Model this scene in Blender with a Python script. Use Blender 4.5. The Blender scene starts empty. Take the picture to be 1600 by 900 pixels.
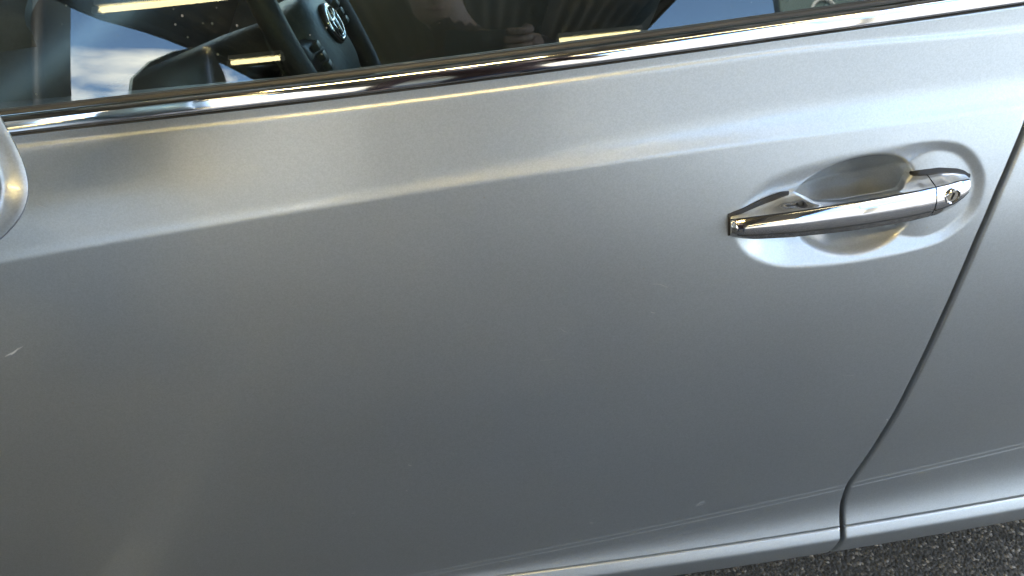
import bpy, bmesh, math, random
import numpy as np
from mathutils import Vector, Matrix
R = math.radians
random.seed(7); np.random.seed(7)
scene = bpy.context.scene
C = scene.collection

# ------------------------------------------------------------------ camera
CAM = Vector((0.0, -0.62, 1.145)); YAW, PITCH, ROLL = R(4), R(34), R(4)
fwd = Vector((math.sin(YAW) * math.cos(PITCH), math.cos(YAW) * math.cos(PITCH), -math.sin(PITCH)))
rgt = Vector((math.cos(YAW), -math.sin(YAW), 0)); upv = rgt.cross(fwd)
rr = rgt * math.cos(ROLL) - upv * math.sin(ROLL); uu = rgt * math.sin(ROLL) + upv * math.cos(ROLL)
cd = bpy.data.cameras.new('camera'); cd.sensor_width = 36; cd.lens = 36 * 1150 / 1600
cd.clip_start = 0.01; cd.clip_end = 2000
cam = bpy.data.objects.new('camera', cd); C.objects.link(cam)
M = Matrix((rr, uu, -fwd)).transposed().to_4x4(); M.translation = CAM
cam.matrix_world = M
scene.camera = cam

# ------------------------------------------------------------------ world, sun, exposure
SUN_EL, SUN_AZ = R(44), R(8)          # azimuth measured from +Y towards +X
w = bpy.data.worlds.new('World'); scene.world = w; w.use_nodes = True
nt = w.node_tree; nt.nodes.clear()
def wn(t, **k):
    n = nt.nodes.new(t)
    for a, b in k.items(): setattr(n, a, b)
    return n
out = wn('ShaderNodeOutputWorld'); bg = wn('ShaderNodeBackground'); bg.inputs['Strength'].default_value = 0.15
sky = wn('ShaderNodeTexSky', sky_type='NISHITA'); sky.sun_disc = False
sky.sun_elevation = SUN_EL; sky.sun_rotation = SUN_AZ; sky.dust_density = 0.0; sky.ozone_density = 4.5
tc = wn('ShaderNodeTexCoord'); sep = wn('ShaderNodeSeparateXYZ')
nt.links.new(tc.outputs['Generated'], sep.inputs[0])
zz = wn('ShaderNodeMath', operation='ADD'); zz.inputs[1].default_value = 0.22
nt.links.new(sep.outputs['Z'], zz.inputs[0])
zm = wn('ShaderNodeMath', operation='MAXIMUM'); zm.inputs[1].default_value = 0.08
nt.links.new(zz.outputs[0], zm.inputs[0])
dx = wn('ShaderNodeMath', operation='DIVIDE'); dy = wn('ShaderNodeMath', operation='DIVIDE')
for d, s in ((dx, 'X'), (dy, 'Y')):
    nt.links.new(sep.outputs[s], d.inputs[0]); nt.links.new(zm.outputs[0], d.inputs[1])
cmb = wn('ShaderNodeCombineXYZ'); nt.links.new(dx.outputs[0], cmb.inputs[0]); nt.links.new(dy.outputs[0], cmb.inputs[1])
cn = wn('ShaderNodeTexNoise'); cn.inputs['Scale'].default_value = 1.35; cn.inputs['Detail'].default_value = 9
cn.inputs['Roughness'].default_value = 0.58; cn.inputs['Distortion'].default_value = 0.35
CLOUD_SHIFT = (-9.12, -0.48, -16.72)
cmap = wn('ShaderNodeMapping'); cmap.inputs['Location'].default_value = CLOUD_SHIFT
nt.links.new(cmb.outputs[0], cmap.inputs[0]); nt.links.new(cmap.outputs[0], cn.inputs['Vector'])
cr = wn('ShaderNodeValToRGB'); cr.color_ramp.elements[0].position = 0.53; cr.color_ramp.elements[1].position = 0.66
nt.links.new(cn.outputs['Fac'], cr.inputs[0])
mx = wn('ShaderNodeMix', data_type='RGBA'); mx.inputs['B'].default_value = (15.0, 14.4, 12.8, 1)
nt.links.new(cr.outputs[0], mx.inputs['Factor']); nt.links.new(sky.outputs[0], mx.inputs['A'])
nt.links.new(mx.outputs['Result'], bg.inputs['Color']); nt.links.new(bg.outputs[0], out.inputs[0])

sd = bpy.data.lights.new('sun', 'SUN'); sd.energy = 3.5; sd.angle = R(0.53); sd.color = (1, .95, .87)
sun = bpy.data.objects.new('sun', sd); C.objects.link(sun)
sdir = Vector((math.sin(SUN_AZ) * math.cos(SUN_EL), math.cos(SUN_AZ) * math.cos(SUN_EL), math.sin(SUN_EL)))
sun.rotation_euler = sdir.to_track_quat('Z', 'Y').to_euler(); sun.location = sdir * 30
vs = scene.view_settings
vs.view_transform = 'Standard'; vs.look = 'None'; vs.gamma = 1; vs.use_curve_mapping = False
vs.exposure = 2.55
scene.cycles.use_denoising = True
scene.cycles.max_bounces = 10; scene.cycles.transparent_max_bounces = 12
scene.cycles.caustics_reflective = True; scene.cycles.sample_clamp_indirect = 8

# ------------------------------------------------------------------ materials
def mat(name, color, rough=.5, metal=0., coat=0., coat_r=.03, spec=.5):
    m = bpy.data.materials.new(name); m.use_nodes = True
    b = m.node_tree.nodes['Principled BSDF']
    b.inputs['Base Color'].default_value = (*color, 1); b.inputs['Roughness'].default_value = rough
    b.inputs['Metallic'].default_value = metal; b.inputs['Coat Weight'].default_value = coat
    b.inputs['Coat Roughness'].default_value = coat_r; b.inputs['Specular IOR Level'].default_value = spec
    return m
def nodes(m): return m.node_tree.nodes, m.node_tree.links, m.node_tree.nodes['Principled BSDF']
def noise_vary(m, scale, lo, hi, detail=4, rough_to=None, bump=0, bscale=None, stretch=(1, 1, 1)):
    N, L, b = nodes(m); base = tuple(b.inputs['Base Color'].default_value)
    t = N.new('ShaderNodeTexCoord'); mp = N.new('ShaderNodeMapping'); mp.inputs['Scale'].default_value = stretch
    L.new(t.outputs['Object'], mp.inputs[0])
    n = N.new('ShaderNodeTexNoise'); n.inputs['Scale'].default_value = scale; n.inputs['Detail'].default_value = detail
    L.new(mp.outputs[0], n.inputs['Vector'])
    r = N.new('ShaderNodeMapRange'); r.inputs['From Min'].default_value = .3; r.inputs['From Max'].default_value = .7
    r.inputs['To Min'].default_value = lo; r.inputs['To Max'].default_value = hi
    L.new(n.outputs['Fac'], r.inputs['Value'])
    x = N.new('ShaderNodeVectorMath'); x.operation = 'SCALE'; x.inputs[0].default_value = base[:3]
    L.new(r.outputs[0], x.inputs['Scale']); L.new(x.outputs[0], b.inputs['Base Color'])
    if rough_to:
        q = N.new('ShaderNodeMapRange'); q.inputs['To Min'].default_value = rough_to[0]; q.inputs['To Max'].default_value = rough_to[1]
        q.inputs['From Min'].default_value = .3; q.inputs['From Max'].default_value = .7
        L.new(n.outputs['Fac'], q.inputs['Value']); L.new(q.outputs[0], b.inputs['Roughness'])
    if bump:
        n2 = N.new('ShaderNodeTexNoise'); n2.inputs['Scale'].default_value = bscale or scale; n2.inputs['Detail'].default_value = 3
        L.new(mp.outputs[0], n2.inputs['Vector'])
        bp = N.new('ShaderNodeBump'); bp.inputs['Strength'].default_value = bump; bp.inputs['Distance'].default_value = .001
        L.new(n2.outputs['Fac'], bp.inputs['Height']); L.new(bp.outputs[0], b.inputs['Normal'])
    return m

def paint_mat():
    m = mat('silver_paint', (.470, .505, .528), .40, .92, 1.0, .12)
    N, L, b = nodes(m)
    t = N.new('ShaderNodeTexCoord')
    v = N.new('ShaderNodeTexVoronoi'); v.inputs['Scale'].default_value = 900
    L.new(t.outputs['Object'], v.inputs['Vector'])
    sv = N.new('ShaderNodeSeparateColor'); L.new(v.outputs['Color'], sv.inputs[0])
    r = N.new('ShaderNodeMapRange'); r.inputs['To Min'].default_value = .93; r.inputs['To Max'].default_value = 1.06
    L.new(sv.outputs[0], r.inputs['Value'])
    # light film of dust, uneven
    n = N.new('ShaderNodeTexNoise'); n.inputs['Scale'].default_value = 5; n.inputs['Detail'].default_value = 6; n.inputs['Roughness'].default_value = .65
    L.new(t.outputs['Object'], n.inputs['Vector'])
    rd = N.new('ShaderNodeMapRange'); rd.inputs['From Min'].default_value = .3; rd.inputs['From Max'].default_value = .75
    rd.inputs['To Min'].default_value = .44; rd.inputs['To Max'].default_value = .49
    L.new(n.outputs['Fac'], rd.inputs['Value']); L.new(rd.outputs[0], b.inputs['Roughness'])
    x = N.new('ShaderNodeVectorMath'); x.operation = 'SCALE'; x.inputs[0].default_value = (.470, .505, .528)
    L.new(r.outputs[0], x.inputs['Scale'])
    # sparse specks of grit stuck to the lacquer
    v3 = N.new('ShaderNodeTexVoronoi'); v3.inputs['Scale'].default_value = 85; L.new(t.outputs['Object'], v3.inputs['Vector'])
    s3 = N.new('ShaderNodeSeparateColor'); L.new(v3.outputs['Color'], s3.inputs[0])
    g1 = N.new('ShaderNodeMath'); g1.operation = 'GREATER_THAN'; g1.inputs[1].default_value = .93; L.new(s3.outputs[0], g1.inputs[0])
    g2 = N.new('ShaderNodeMath'); g2.operation = 'MULTIPLY'; g2.inputs[1].default_value = .085; L.new(s3.outputs[1], g2.inputs[0])
    g3 = N.new('ShaderNodeMath'); g3.operation = 'LESS_THAN'; L.new(v3.outputs['Distance'], g3.inputs[0]); L.new(g2.outputs[0], g3.inputs[1])
    g4 = N.new('ShaderNodeMath'); g4.operation = 'MULTIPLY'; L.new(g1.outputs[0], g4.inputs[0]); L.new(g3.outputs[0], g4.inputs[1])
    mxd = N.new('ShaderNodeMix'); mxd.data_type = 'RGBA'; mxd.inputs['B'].default_value = (.42, .41, .38, 1)
    L.new(g4.outputs[0], mxd.inputs['Factor']); L.new(x.outputs[0], mxd.inputs['A']); L.new(mxd.outputs['Result'], b.inputs['Base Color'])
    mt = N.new('ShaderNodeMath'); mt.operation = 'MULTIPLY_ADD'; mt.inputs[1].default_value = -.9; mt.inputs[2].default_value = .92
    L.new(g4.outputs[0], mt.inputs[0]); L.new(mt.outputs[0], b.inputs['Metallic'])
    # orange peel in the lacquer
    n2 = N.new('ShaderNodeTexNoise'); n2.inputs['Scale'].default_value = 160; n2.inputs['Detail'].default_value = 2
    L.new(t.outputs['Object'], n2.inputs['Vector'])
    bp = N.new('ShaderNodeBump'); bp.inputs['Strength'].default_value = .02; bp.inputs['Distance'].default_value = .0005
    L.new(n2.outputs['Fac'], bp.inputs['Height']); L.new(bp.outputs[0], b.inputs['Coat Normal'])
    # flakes tilt a little
    bp2 = N.new('ShaderNodeBump'); bp2.inputs['Strength'].default_value = .04; bp2.inputs['Distance'].default_value = .0004
    L.new(sv.outputs[1], bp2.inputs['Height']); L.new(bp2.outputs[0], b.inputs['Normal'])
    return m
def glass_mat(name, tint, dust=True):
    m = bpy.data.materials.new(name); m.use_nodes = True; N = m.node_tree.nodes; L = m.node_tree.links
    N.clear(); o = N.new('ShaderNodeOutputMaterial')
    tr = N.new('ShaderNodeBsdfTransparent'); tr.inputs[0].default_value = (*tint, 1)
    gl = N.new('ShaderNodeBsdfGlossy'); gl.inputs['Roughness'].default_value = 0.0; gl.inputs['Color'].default_value = (1, 1, 1, 1)
    lw = N.new('ShaderNodeLayerWeight'); lw.inputs['Blend'].default_value = .5
    p = N.new('ShaderNodeMath'); p.operation = 'POWER'; p.inputs[1].default_value = 5; L.new(lw.outputs['Facing'], p.inputs[0])
    a = N.new('ShaderNodeMath'); a.operation = 'MULTIPLY_ADD'; a.inputs[1].default_value = .945; a.inputs[2].default_value = .055
    L.new(p.outputs[0], a.inputs[0])
    mxs = N.new('ShaderNodeMixShader'); L.new(a.outputs[0], mxs.inputs[0]); L.new(tr.outputs[0], mxs.inputs[1]); L.new(gl.outputs[0], mxs.inputs[2])
    last = mxs
    if dust:
        t = N.new('ShaderNodeTexCoord')
        v = N.new('ShaderNodeTexVoronoi'); v.inputs['Scale'].default_value = 130; L.new(t.outputs['Object'], v.inputs['Vector'])
        s = N.new('ShaderNodeSeparateColor'); L.new(v.outputs['Color'], s.inputs[0])
        c1 = N.new('ShaderNodeMath'); c1.operation = 'GREATER_THAN'; c1.inputs[1].default_value = .90; L.new(s.outputs[0], c1.inputs[0])
        sz = N.new('ShaderNodeMath'); sz.operation = 'MULTIPLY'; sz.inputs[1].default_value = .16; L.new(s.outputs[1], sz.inputs[0])
        c2 = N.new('ShaderNodeMath'); c2.operation = 'LESS_THAN'; L.new(v.outputs['Distance'], c2.inputs[0]); L.new(sz.outputs[0], c2.inputs[1])
        mu = N.new('ShaderNodeMath'); mu.operation = 'MULTIPLY'; L.new(c1.outputs[0], mu.inputs[0]); L.new(c2.outputs[0], mu.inputs[1])
        n = N.new('ShaderNodeTexNoise'); n.inputs['Scale'].default_value = 9; n.inputs['Detail'].default_value = 5; L.new(t.outputs['Object'], n.inputs['Vector'])
        fr = N.new('ShaderNodeMapRange'); fr.inputs['From Min'].default_value = .4; fr.inputs['From Max'].default_value = .8
        fr.inputs['To Min'].default_value = 0.0; fr.inputs['To Max'].default_value = .012; L.new(n.outputs['Fac'], fr.inputs['Value'])
        m4 = N.new('ShaderNodeMath'); m4.operation = 'MULTIPLY_ADD'; m4.inputs[1].default_value = .35; L.new(mu.outputs[0], m4.inputs[0]); L.new(fr.outputs[0], m4.inputs[2])
        df = N.new('ShaderNodeBsdfDiffuse'); df.inputs[0].default_value = (.62, .6, .54, 1)
        m2 = N.new('ShaderNodeMixShader'); L.new(m4.outputs[0], m2.inputs[0]); L.new(mxs.outputs[0], m2.inputs[1]); L.new(df.outputs[0], m2.inputs[2])
        last = m2
    L.new(last.outputs[0], o.inputs[0])
    return m
def emit_mat(name, color, s):
    m = bpy.data.materials.new(name); m.use_nodes = True; b = m.node_tree.nodes['Principled BSDF']
    b.inputs['Base Color'].default_value = (.8, .8, .75, 1)
    b.inputs['Emission Color'].default_value = (*color, 1); b.inputs['Emission Strength'].default_value = s
    return m
def asphalt_mat():
    m = mat('asphalt', (.05, .05, .05), .85); N, L, b = nodes(m)
    t = N.new('ShaderNodeTexCoord')
    v = N.new('ShaderNodeTexVoronoi'); v.inputs['Scale'].default_value = 190; L.new(t.outputs['Object'], v.inputs['Vector'])
    s = N.new('ShaderNodeSeparateColor'); L.new(v.outputs['Color'], s.inputs[0])
    r = N.new('ShaderNodeValToRGB'); e = r.color_ramp.elements
    e[0].position = 0; e[0].color = (.032, .032, .032, 1); e[1].position = 1; e[1].color = (.30, .29, .27, 1)
    k = e.new(.60); k.color = (.055, .055, .054, 1); k = e.new(.88); k.color = (.11, .107, .10, 1)
    L.new(s.outputs[0], r.inputs[0])
    n = N.new('ShaderNodeTexNoise'); n.inputs['Scale'].default_value = 3; n.inputs['Detail'].default_value = 6; L.new(t.outputs['Object'], n.inputs['Vector'])
    q = N.new('ShaderNodeMapRange'); q.inputs['To Min'].default_value = .75; q.inputs['To Max'].default_value = 1.35; L.new(n.outputs['Fac'], q.inputs['Value'])
    x = N.new('ShaderNodeVectorMath'); x.operation = 'SCALE'; L.new(r.outputs[0], x.inputs[0]); L.new(q.outputs[0], x.inputs['Scale'])
    L.new(x.outputs[0], b.inputs['Base Color'])
    bp = N.new('ShaderNodeBump'); bp.inputs['Strength'].default_value = 1; bp.inputs['Distance'].default_value = .004; bp.invert = True
    L.new(v.outputs['Distance'], bp.inputs['Height']); L.new(bp.outputs[0], b.inputs['Normal'])
    return m

PAINT = paint_mat()
CHROME = noise_vary(mat('chrome', (.80, .80, .81), .06, 1.0), 25, .96, 1.0, rough_to=(.05, .075))
BLACK = noise_vary(mat('black_rubber', (.011, .011, .011), .6), 40, .7, 1.5, rough_to=(.45, .65))
SEAL = noise_vary(mat('weathered_seal', (.045, .042, .036), .5), 30, .6, 1.6, rough_to=(.35, .6), stretch=(.15, 1, 1))
GLOSSB = mat('gloss_black_trim', (.012, .012, .013), .12, 0, .3)
GLASS = glass_mat('window_glass', (.64, .70, .67))
PLAST = noise_vary(mat('dark_plastic', (.022, .024, .024), .48), 300, .7, 1.3, bump=.3)
PLASTG = noise_vary(mat('grey_soft_plastic', (.085, .095, .092), .42), 400, .85, 1.15, bump=.25)
CLOTH = noise_vary(mat('seat_cloth', (.022, .022, .023), .9), 500, .6, 1.4, bump=.5)
MIRROR = mat('mirror_silvering', (.86, .87, .87), .01, 1.0)
ASPH = asphalt_mat()
LINEP = noise_vary(mat('line_paint', (.30, .30, .28), .7), 14, .2, 1.15, detail=8)
SHEET = noise_vary(mat('galvanised_sheet', (.17, .15, .11), .6, .0), 3, .75, 1.2, stretch=(3, .3, 1))
STEEL = noise_vary(mat('painted_steel', (.05, .048, .042), .55), 4, .8, 1.2)
OLIVE = noise_vary(mat('olive_paint', (.13, .135, .105), .6), 3, .8, 1.2)
LAMP = emit_mat('fluorescent_tube', (1, .80, .42), 3.0)
LAMPN = emit_mat('bright_fluorescent_tube', (1, .73, .29), 24)
LAMPB = mat('lamp_housing', (.7, .68, .6), .5)
SCRATCH = mat('bare_scratch', (.60, .60, .59), .6)
TYRE = noise_vary(mat('tyre_rubber', (.02, .02, .02), .8), 60, .7, 1.4)
RIM = mat('wheel_alloy', (.55, .55, .56), .3, 1)
SIGNG = noise_vary(mat('sign_green', (.14, .19, .16), .5), 2, .9, 1.1)
CREAM = noise_vary(mat('buff_render', (.28, .255, .20), .8), 1.5, .85, 1.1)
SWEATER = noise_vary(mat('brown_knit', (.055, .028, .023), .95), 300, .7, 1.3, bump=.5)
SKIN = noise_vary(mat('skin', (.48, .30, .22), .5), 60, .9, 1.1); JEANS = noise_vary(mat('dark_denim', (.03, .035, .05), .9), 400, .7, 1.3)
SHOE = mat('shoe_leather', (.02, .018, .016), .5); HAIR = noise_vary(mat('dark_hair', (.025, .018, .013), .6), 200, .5, 1.5, stretch=(1, 1, .1)); LIPS = mat('lips', (.36, .16, .13), .5)
PHONE = mat('phone_shell', (.07, .075, .08), .3)
BOUNCE = noise_vary(mat('pale_bounce_ground', (.19, .193, .195), .85), .8, .75, 1.15, detail=8)
BRONZE = mat('lock_metal', (.62, .58, .50), .22, 1)

# ------------------------------------------------------------------ helpers
def obj(name, verts, faces, material, parent=None, smooth=True, sharp=None):
    me = bpy.data.meshes.new(name)
    me.from_pydata([tuple(map(float, v)) for v in verts], [], [tuple(map(int, f)) for f in faces])
    if smooth: me.polygons.foreach_set('use_smooth', [True] * len(me.polygons))
    me.materials.append(material); me.update()
    if smooth and sharp: me.set_sharp_from_angle(angle=R(sharp))
    o = bpy.data.objects.new(name, me); C.objects.link(o)
    if parent: o.parent = parent
    return o
def grid_faces(nr, nc, close_c=False, off=0):
    f = []
    for i in range(nr - 1):
        for j in range(nc if close_c else nc - 1):
            k = (j + 1) % nc
            f.append((off + i * nc + j, off + i * nc + k, off + (i + 1) * nc + k, off + (i + 1) * nc + j))
    return f
def grid(name, P, material, parent=None, flip=False, sharp=None, close_c=False, cap=False):
    nr, nc = P.shape[:2]; f = grid_faces(nr, nc, close_c)
    if cap: f += [tuple(reversed(range(nc))), tuple(range((nr - 1) * nc, nr * nc))]
    if flip: f = [tuple(reversed(q)) for q in f]
    return obj(name, P.reshape(-1, 3), f, material, parent, True, sharp)
def bm_obj(name, bm, material, parent=None, smooth=False, sharp=None):
    bmesh.ops.recalc_face_normals(bm, faces=bm.faces)
    me = bpy.data.meshes.new(name); bm.to_mesh(me); bm.free()
    if smooth:
        me.polygons.foreach_set('use_smooth', [True] * len(me.polygons))
        if sharp: me.set_sharp_from_angle(angle=R(sharp))
    me.materials.append(material)
    o = bpy.data.objects.new(name, me); C.objects.link(o)
    if parent: o.parent = parent
    return o
def box(bm, lo, hi, bevel=0, m=None, seg=2):
    r = bmesh.ops.create_cube(bm, size=1)['verts']
    c = [(a + b) / 2 for a, b in zip(lo, hi)]; s = [b - a for a, b in zip(lo, hi)]
    for v in r: v.co = Vector((v.co.x * s[0] + c[0], v.co.y * s[1] + c[1], v.co.z * s[2] + c[2]))
    if bevel:
        ed = list({e for v in r for e in v.link_edges})
        b = bmesh.ops.bevel(bm, geom=ed, offset=bevel, segments=seg, affect='EDGES', profile=.5)
        r = list({v for f in b['faces'] for v in f.verts} | {v for v in r if v.is_valid})
    if m is not None:
        for v in r: v.co = m @ v.co
    return r
def tube_pts(path, rad, n=12, closed=False, flat=None):
    """swept tube; path list of Vectors; rad scalar or list; returns verts, faces"""
    P = [Vector(p) for p in path]; m = len(P); V = []
    prev = None
    for i, p in enumerate(P):
        a = P[(i - 1) % m] if (closed or i > 0) else p; b = P[(i + 1) % m] if (closed or i < m - 1) else p
        t = (b - a).normalized()
        if prev is None:
            h = Vector((0, 0, 1)) if abs(t.z) < .9 else Vector((1, 0, 0))
            prev = (h - t * h.dot(t)).normalized()
        else: prev = (prev - t * prev.dot(t)).normalized()
        q = t.cross(prev); r = rad[i] if hasattr(rad, '__len__') else rad
        for k in range(n):
            an = 2 * math.pi * k / n; V.append(p + (prev * math.cos(an) + q * math.sin(an)) * r)
    F = []
    for i in range(m if closed else m - 1):
        for k in range(n):
            i2 = (i + 1) % m
            F.append((i * n + k, i * n + (k + 1) % n, i2 * n + (k + 1) % n, i2 * n + k))
    if not closed: F += [tuple(reversed(range(n))), tuple(range((m - 1) * n, m * n))]
    return V, F
def empty(name, loc=(0, 0, 0)):
    o = bpy.data.objects.new(name, None); o.location = loc; o.empty_display_size = .2; C.objects.link(o); return o
def tag(o, label, cat, group=None):
    o['label'] = label; o['category'] = cat
    if group: o['group'] = group
    return o
def smooth(t): t = np.clip(t, 0, 1); return t * t * (3 - 2 * t)

# ------------------------------------------------------------------ ground
def make_ground():
    S = 400
    g = obj('asphalt_ground', [(-S, -S, 0), (S, -S, 0), (S, S, 0), (-S, S, 0)], [(0, 1, 2, 3)], ASPH, smooth=False)
    g['kind'] = 'structure'
    return g
make_ground()

# ------------------------------------------------------------------ body side surface
# longitudinal feature lines, z as function of x (car runs along X, front towards -X, outside towards -Y)
def z_belt(x): return .9345 + .040 * x + .004 * x * x
def z_char(x): x = np.clip(x, -.75, .75); return .8448 + .0615 * x - .051 * x * x
def z_dbl(x): return np.maximum(.2735 + .123 * x - .006 * x * x, z_crease(x) + .013)
def z_crease(x): return .2371 + .0270 * x
def plan(x): return -(x - .10) ** 2 / 26.0 if np.ndim(x) == 0 else -(np.asarray(x) - .10) ** 2 / 26.0
def ridge_h(x): return .008 + .012 * smooth((x - .28) / .30)
def seg_table():
    """returns list of rows: (function z_frac, tilt deg function of x)"""
    rows = []
    return rows
NX = 420
XS = np.linspace(-1.45, 1.55, NX)
def build_table():
    zb, zc, zd, zk = z_belt(XS), z_char(XS), z_dbl(XS), z_crease(XS)
    rh = ridge_h(XS); right = smooth((XS + .15) / .5)
    Z = []; A = []; G = []
    def add(z0, z1, n, af, first=False, tp=1.0, groove=None):
        for i in range(0 if first else 1, n + 1):
            t = i / n; tt = t ** tp
            Z.append(z0 + (z1 - z0) * tt); A.append(af(tt) + 0 * XS)
            G.append((groove(tt) if groove else 0) + 0 * XS)
    lerp = lambda a, b, t: a + (b - a) * t
    add(zb, zb - rh, 6, lambda t: 3 + 3 * t, True)
    add(zb - rh, zb - rh - .0035, 5, lambda t: 6 + 24 * math.sin(math.pi * t) + 5 * t)
    z2 = zb - rh - .0035; zr = zc + .004
    top_a = 19 + 7 * right; ws = .10 + .35 * right; lf = smooth((-.08 - XS) / .22)
    add(z2, zr, 34, lambda t: lerp(10.0, 13.0, t) - 3.5 * right + 4.5 * lf * math.sin(math.pi * t) ** 1.3 + (top_a - 13 + 3.5 * right) * smooth((t - 1 + ws) / ws))
    add(zr, zc - .003, 8, lambda t: lerp(top_a, 6.0 + 8.5 * smooth((XS - .02) / .50), smooth(np.array(t))))
    z3 = zc - .003; zm = zc - .165
    ft = 4.5 + 8.5 * smooth((XS - .02) / .50)
    add(z3, zm, 104, lambda t: 1.5 + ft * (1 - smooth(np.array(t))))
    extra = ft - 4.5; im = len(Z) - 1
    add(zm, zd, 70, lambda t: 1.5 - 9.5 * t ** .9)
    add(zd, zd - .0016, 3, lambda t: -8 + 30 * math.sin(math.pi * t))
    add(zd - .0016, zd - .0085, 4, lambda t: -8 + 2 * t)
    add(zd - .0085, zd - .0101, 3, lambda t: -6 + 30 * math.sin(math.pi * t))
    z4 = zd - .0101
    add(z4, zk + .0012, 26, lambda t: -6 + 31 * smooth(np.array(t)) ** 1.4)
    add(zk + .0012, zk - .0012, 6, lambda t: 26 + 2 * t, groove=lambda t: -.0030 * math.sin(math.pi * t) ** .7 if 0 < t < 1 else 0.)
    add(zk - .0012, zk - .012, 8, lambda t: 30 - 4 * t)
    add(zk - .012, zk - .020, 8, lambda t: lerp(26., -8., smooth(np.array(t))))
    add(zk - .020, zk - .050, 8, lambda t: -8 - 8 * t)
    add(zk - .050, zk - .064, 6, lambda t: -16 - 62 * smooth(np.array(t)))
    Z = np.array(Z); A = np.array(A); G = np.array(G)
    T = np.tan(np.radians(A)); dO = np.zeros_like(Z)
    dO[1:] = (Z[:-1] - Z[1:]) * (T[1:] + T[:-1]) / 2       # going down, o grows with positive tilt
    O = np.cumsum(dO, 0)
    # the fuller shoulder at the rear of the door falls back to the same sill line
    push = extra * math.pi / 180 * .165 * .5; fade = np.clip((Z[im][None, :] - Z) / (zm - zd)[None, :], 0, 1)
    O = O - push[None, :] * smooth(fade)
    ic = np.argmin(np.abs(Z - zc[None, :]), 0); O -= O[ic, np.arange(NX)][None, :]
    return Z, O + plan(XS)[None, :] + G
TZ, TO = build_table(); NR = TZ.shape[0]
def row_eval(i, x): return np.interp(x, XS, TZ[i]), np.interp(x, XS, TO[i])
def surf_o(x, z):
    """outward offset at a point of the side"""
    zc_ = np.array([np.interp(x, XS, TZ[i]) for i in range(NR)]); oc = np.array([np.interp(x, XS, TO[i]) for i in range(NR)])
    return float(np.interp(z, zc_[::-1], oc[::-1]))
GAP_Z = np.array([0.15, 0.175, 0.2, 0.2352, 0.2529, 0.2843, 0.3268, 0.355, 0.4145, 0.4742, 0.5645, 0.6275, 0.6829, 0.7364, 0.7841, 0.8171, 0.8476, 0.95])
GAP_X = np.array([0.455, 0.47, 0.4855, 0.4904, 0.4905, 0.4895, 0.4885, 0.4934, 0.5023, 0.5085, 0.5129, 0.5165, 0.5216, 0.5278, 0.5365, 0.5454, 0.5547, 0.578]) - .0034
def gap_x(z): return np.interp(z, GAP_Z, GAP_X)
def smooth_gap():
    global GAP_Z, GAP_X
    zz_ = np.linspace(.13, .96, 500); xx_ = np.interp(zz_, GAP_Z, GAP_X)
    k = np.hanning(23); k /= k.sum(); xp = np.pad(xx_, 11, mode='edge'); GAP_Z, GAP_X = zz_, np.convolve(xp, k, 'valid')
smooth_gap()

# handle frame
H0 = np.array([.3817, .7908]); HA = R(4.28)
def to_uv(x, z):
    a = x - H0[0]; b = z - H0[1]
    return a * math.cos(HA) + b * math.sin(HA), -a * math.sin(HA) + b * math.cos(HA)
def from_uv(u, v): return H0[0] + u * math.cos(HA) - v * math.sin(HA), H0[1] + u * math.sin(HA) + v * math.cos(HA)
PAD = [(-.1175, -.0175), (-.1150, .004), (-.1046, .0240), (-.0870, .0370), (-.0615, .0449), (-.0116, .0493), (.0452, .0483), (.0968, .0431), (.1252, .0299),
       (.1400, .0062), (.1425, -.0153), (.1370, -.0443), (.1180, -.0620), (.0932, -.0722), (.0177, -.0770), (-.040, -.0725), (-.0732, -.0664), (-.1048, -.0465)]
DISH = [(-.0560, .0090), (-.0520, .0220), (-.0392, .0335), (-.0099, .0434), (.0280, .0442), (.0542, .0345), (.0690, .0150), (.0725, -.0150), (.0680, -.0434), (.0510, -.0620), (.0107, -.0690),
        (-.0249, -.0605), (-.0470, -.0413), (-.0560, -.0150)]
def chaikin(p, n=3):
    p = np.array(p)
    for _ in range(n):
        q = np.roll(p, -1, 0); p = np.stack([.75 * p + .25 * q, .25 * p + .75 * q], 1).reshape(-1, 2)
    return p
PAD = [(u - (.004 if u > .1 else 0), v + .0075 * min(1, max(0, -v / .05))) for u, v in PAD]
DISH = [(u, v + .0055 * min(1, max(0, -v / .05))) for u, v in DISH]
PAD = chaikin(PAD); DISH = chaikin(DISH)
def sdist(poly, u, v):
    """positive inside"""
    P = np.stack([u, v], -1)[..., None, :]; a = poly; b = np.roll(poly, -1, 0); e = b - a
    t = np.clip(((P - a) * e).sum(-1) / (e * e).sum(-1), 0, 1)
    d = np.sqrt((((P - a) - t[..., None] * e) ** 2).sum(-1)).min(-1)
    x, y = P[..., 0], P[..., 1]
    c = ((a[:, 1] > y) != (b[:, 1] > y)) & (x < (b[:, 0] - a[:, 0]) * (y - a[:, 1]) / (b[:, 1] - a[:, 1] + 1e-12) + a[:, 0])
    return np.where(c.sum(-1) % 2 == 1, d, -d)
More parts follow.
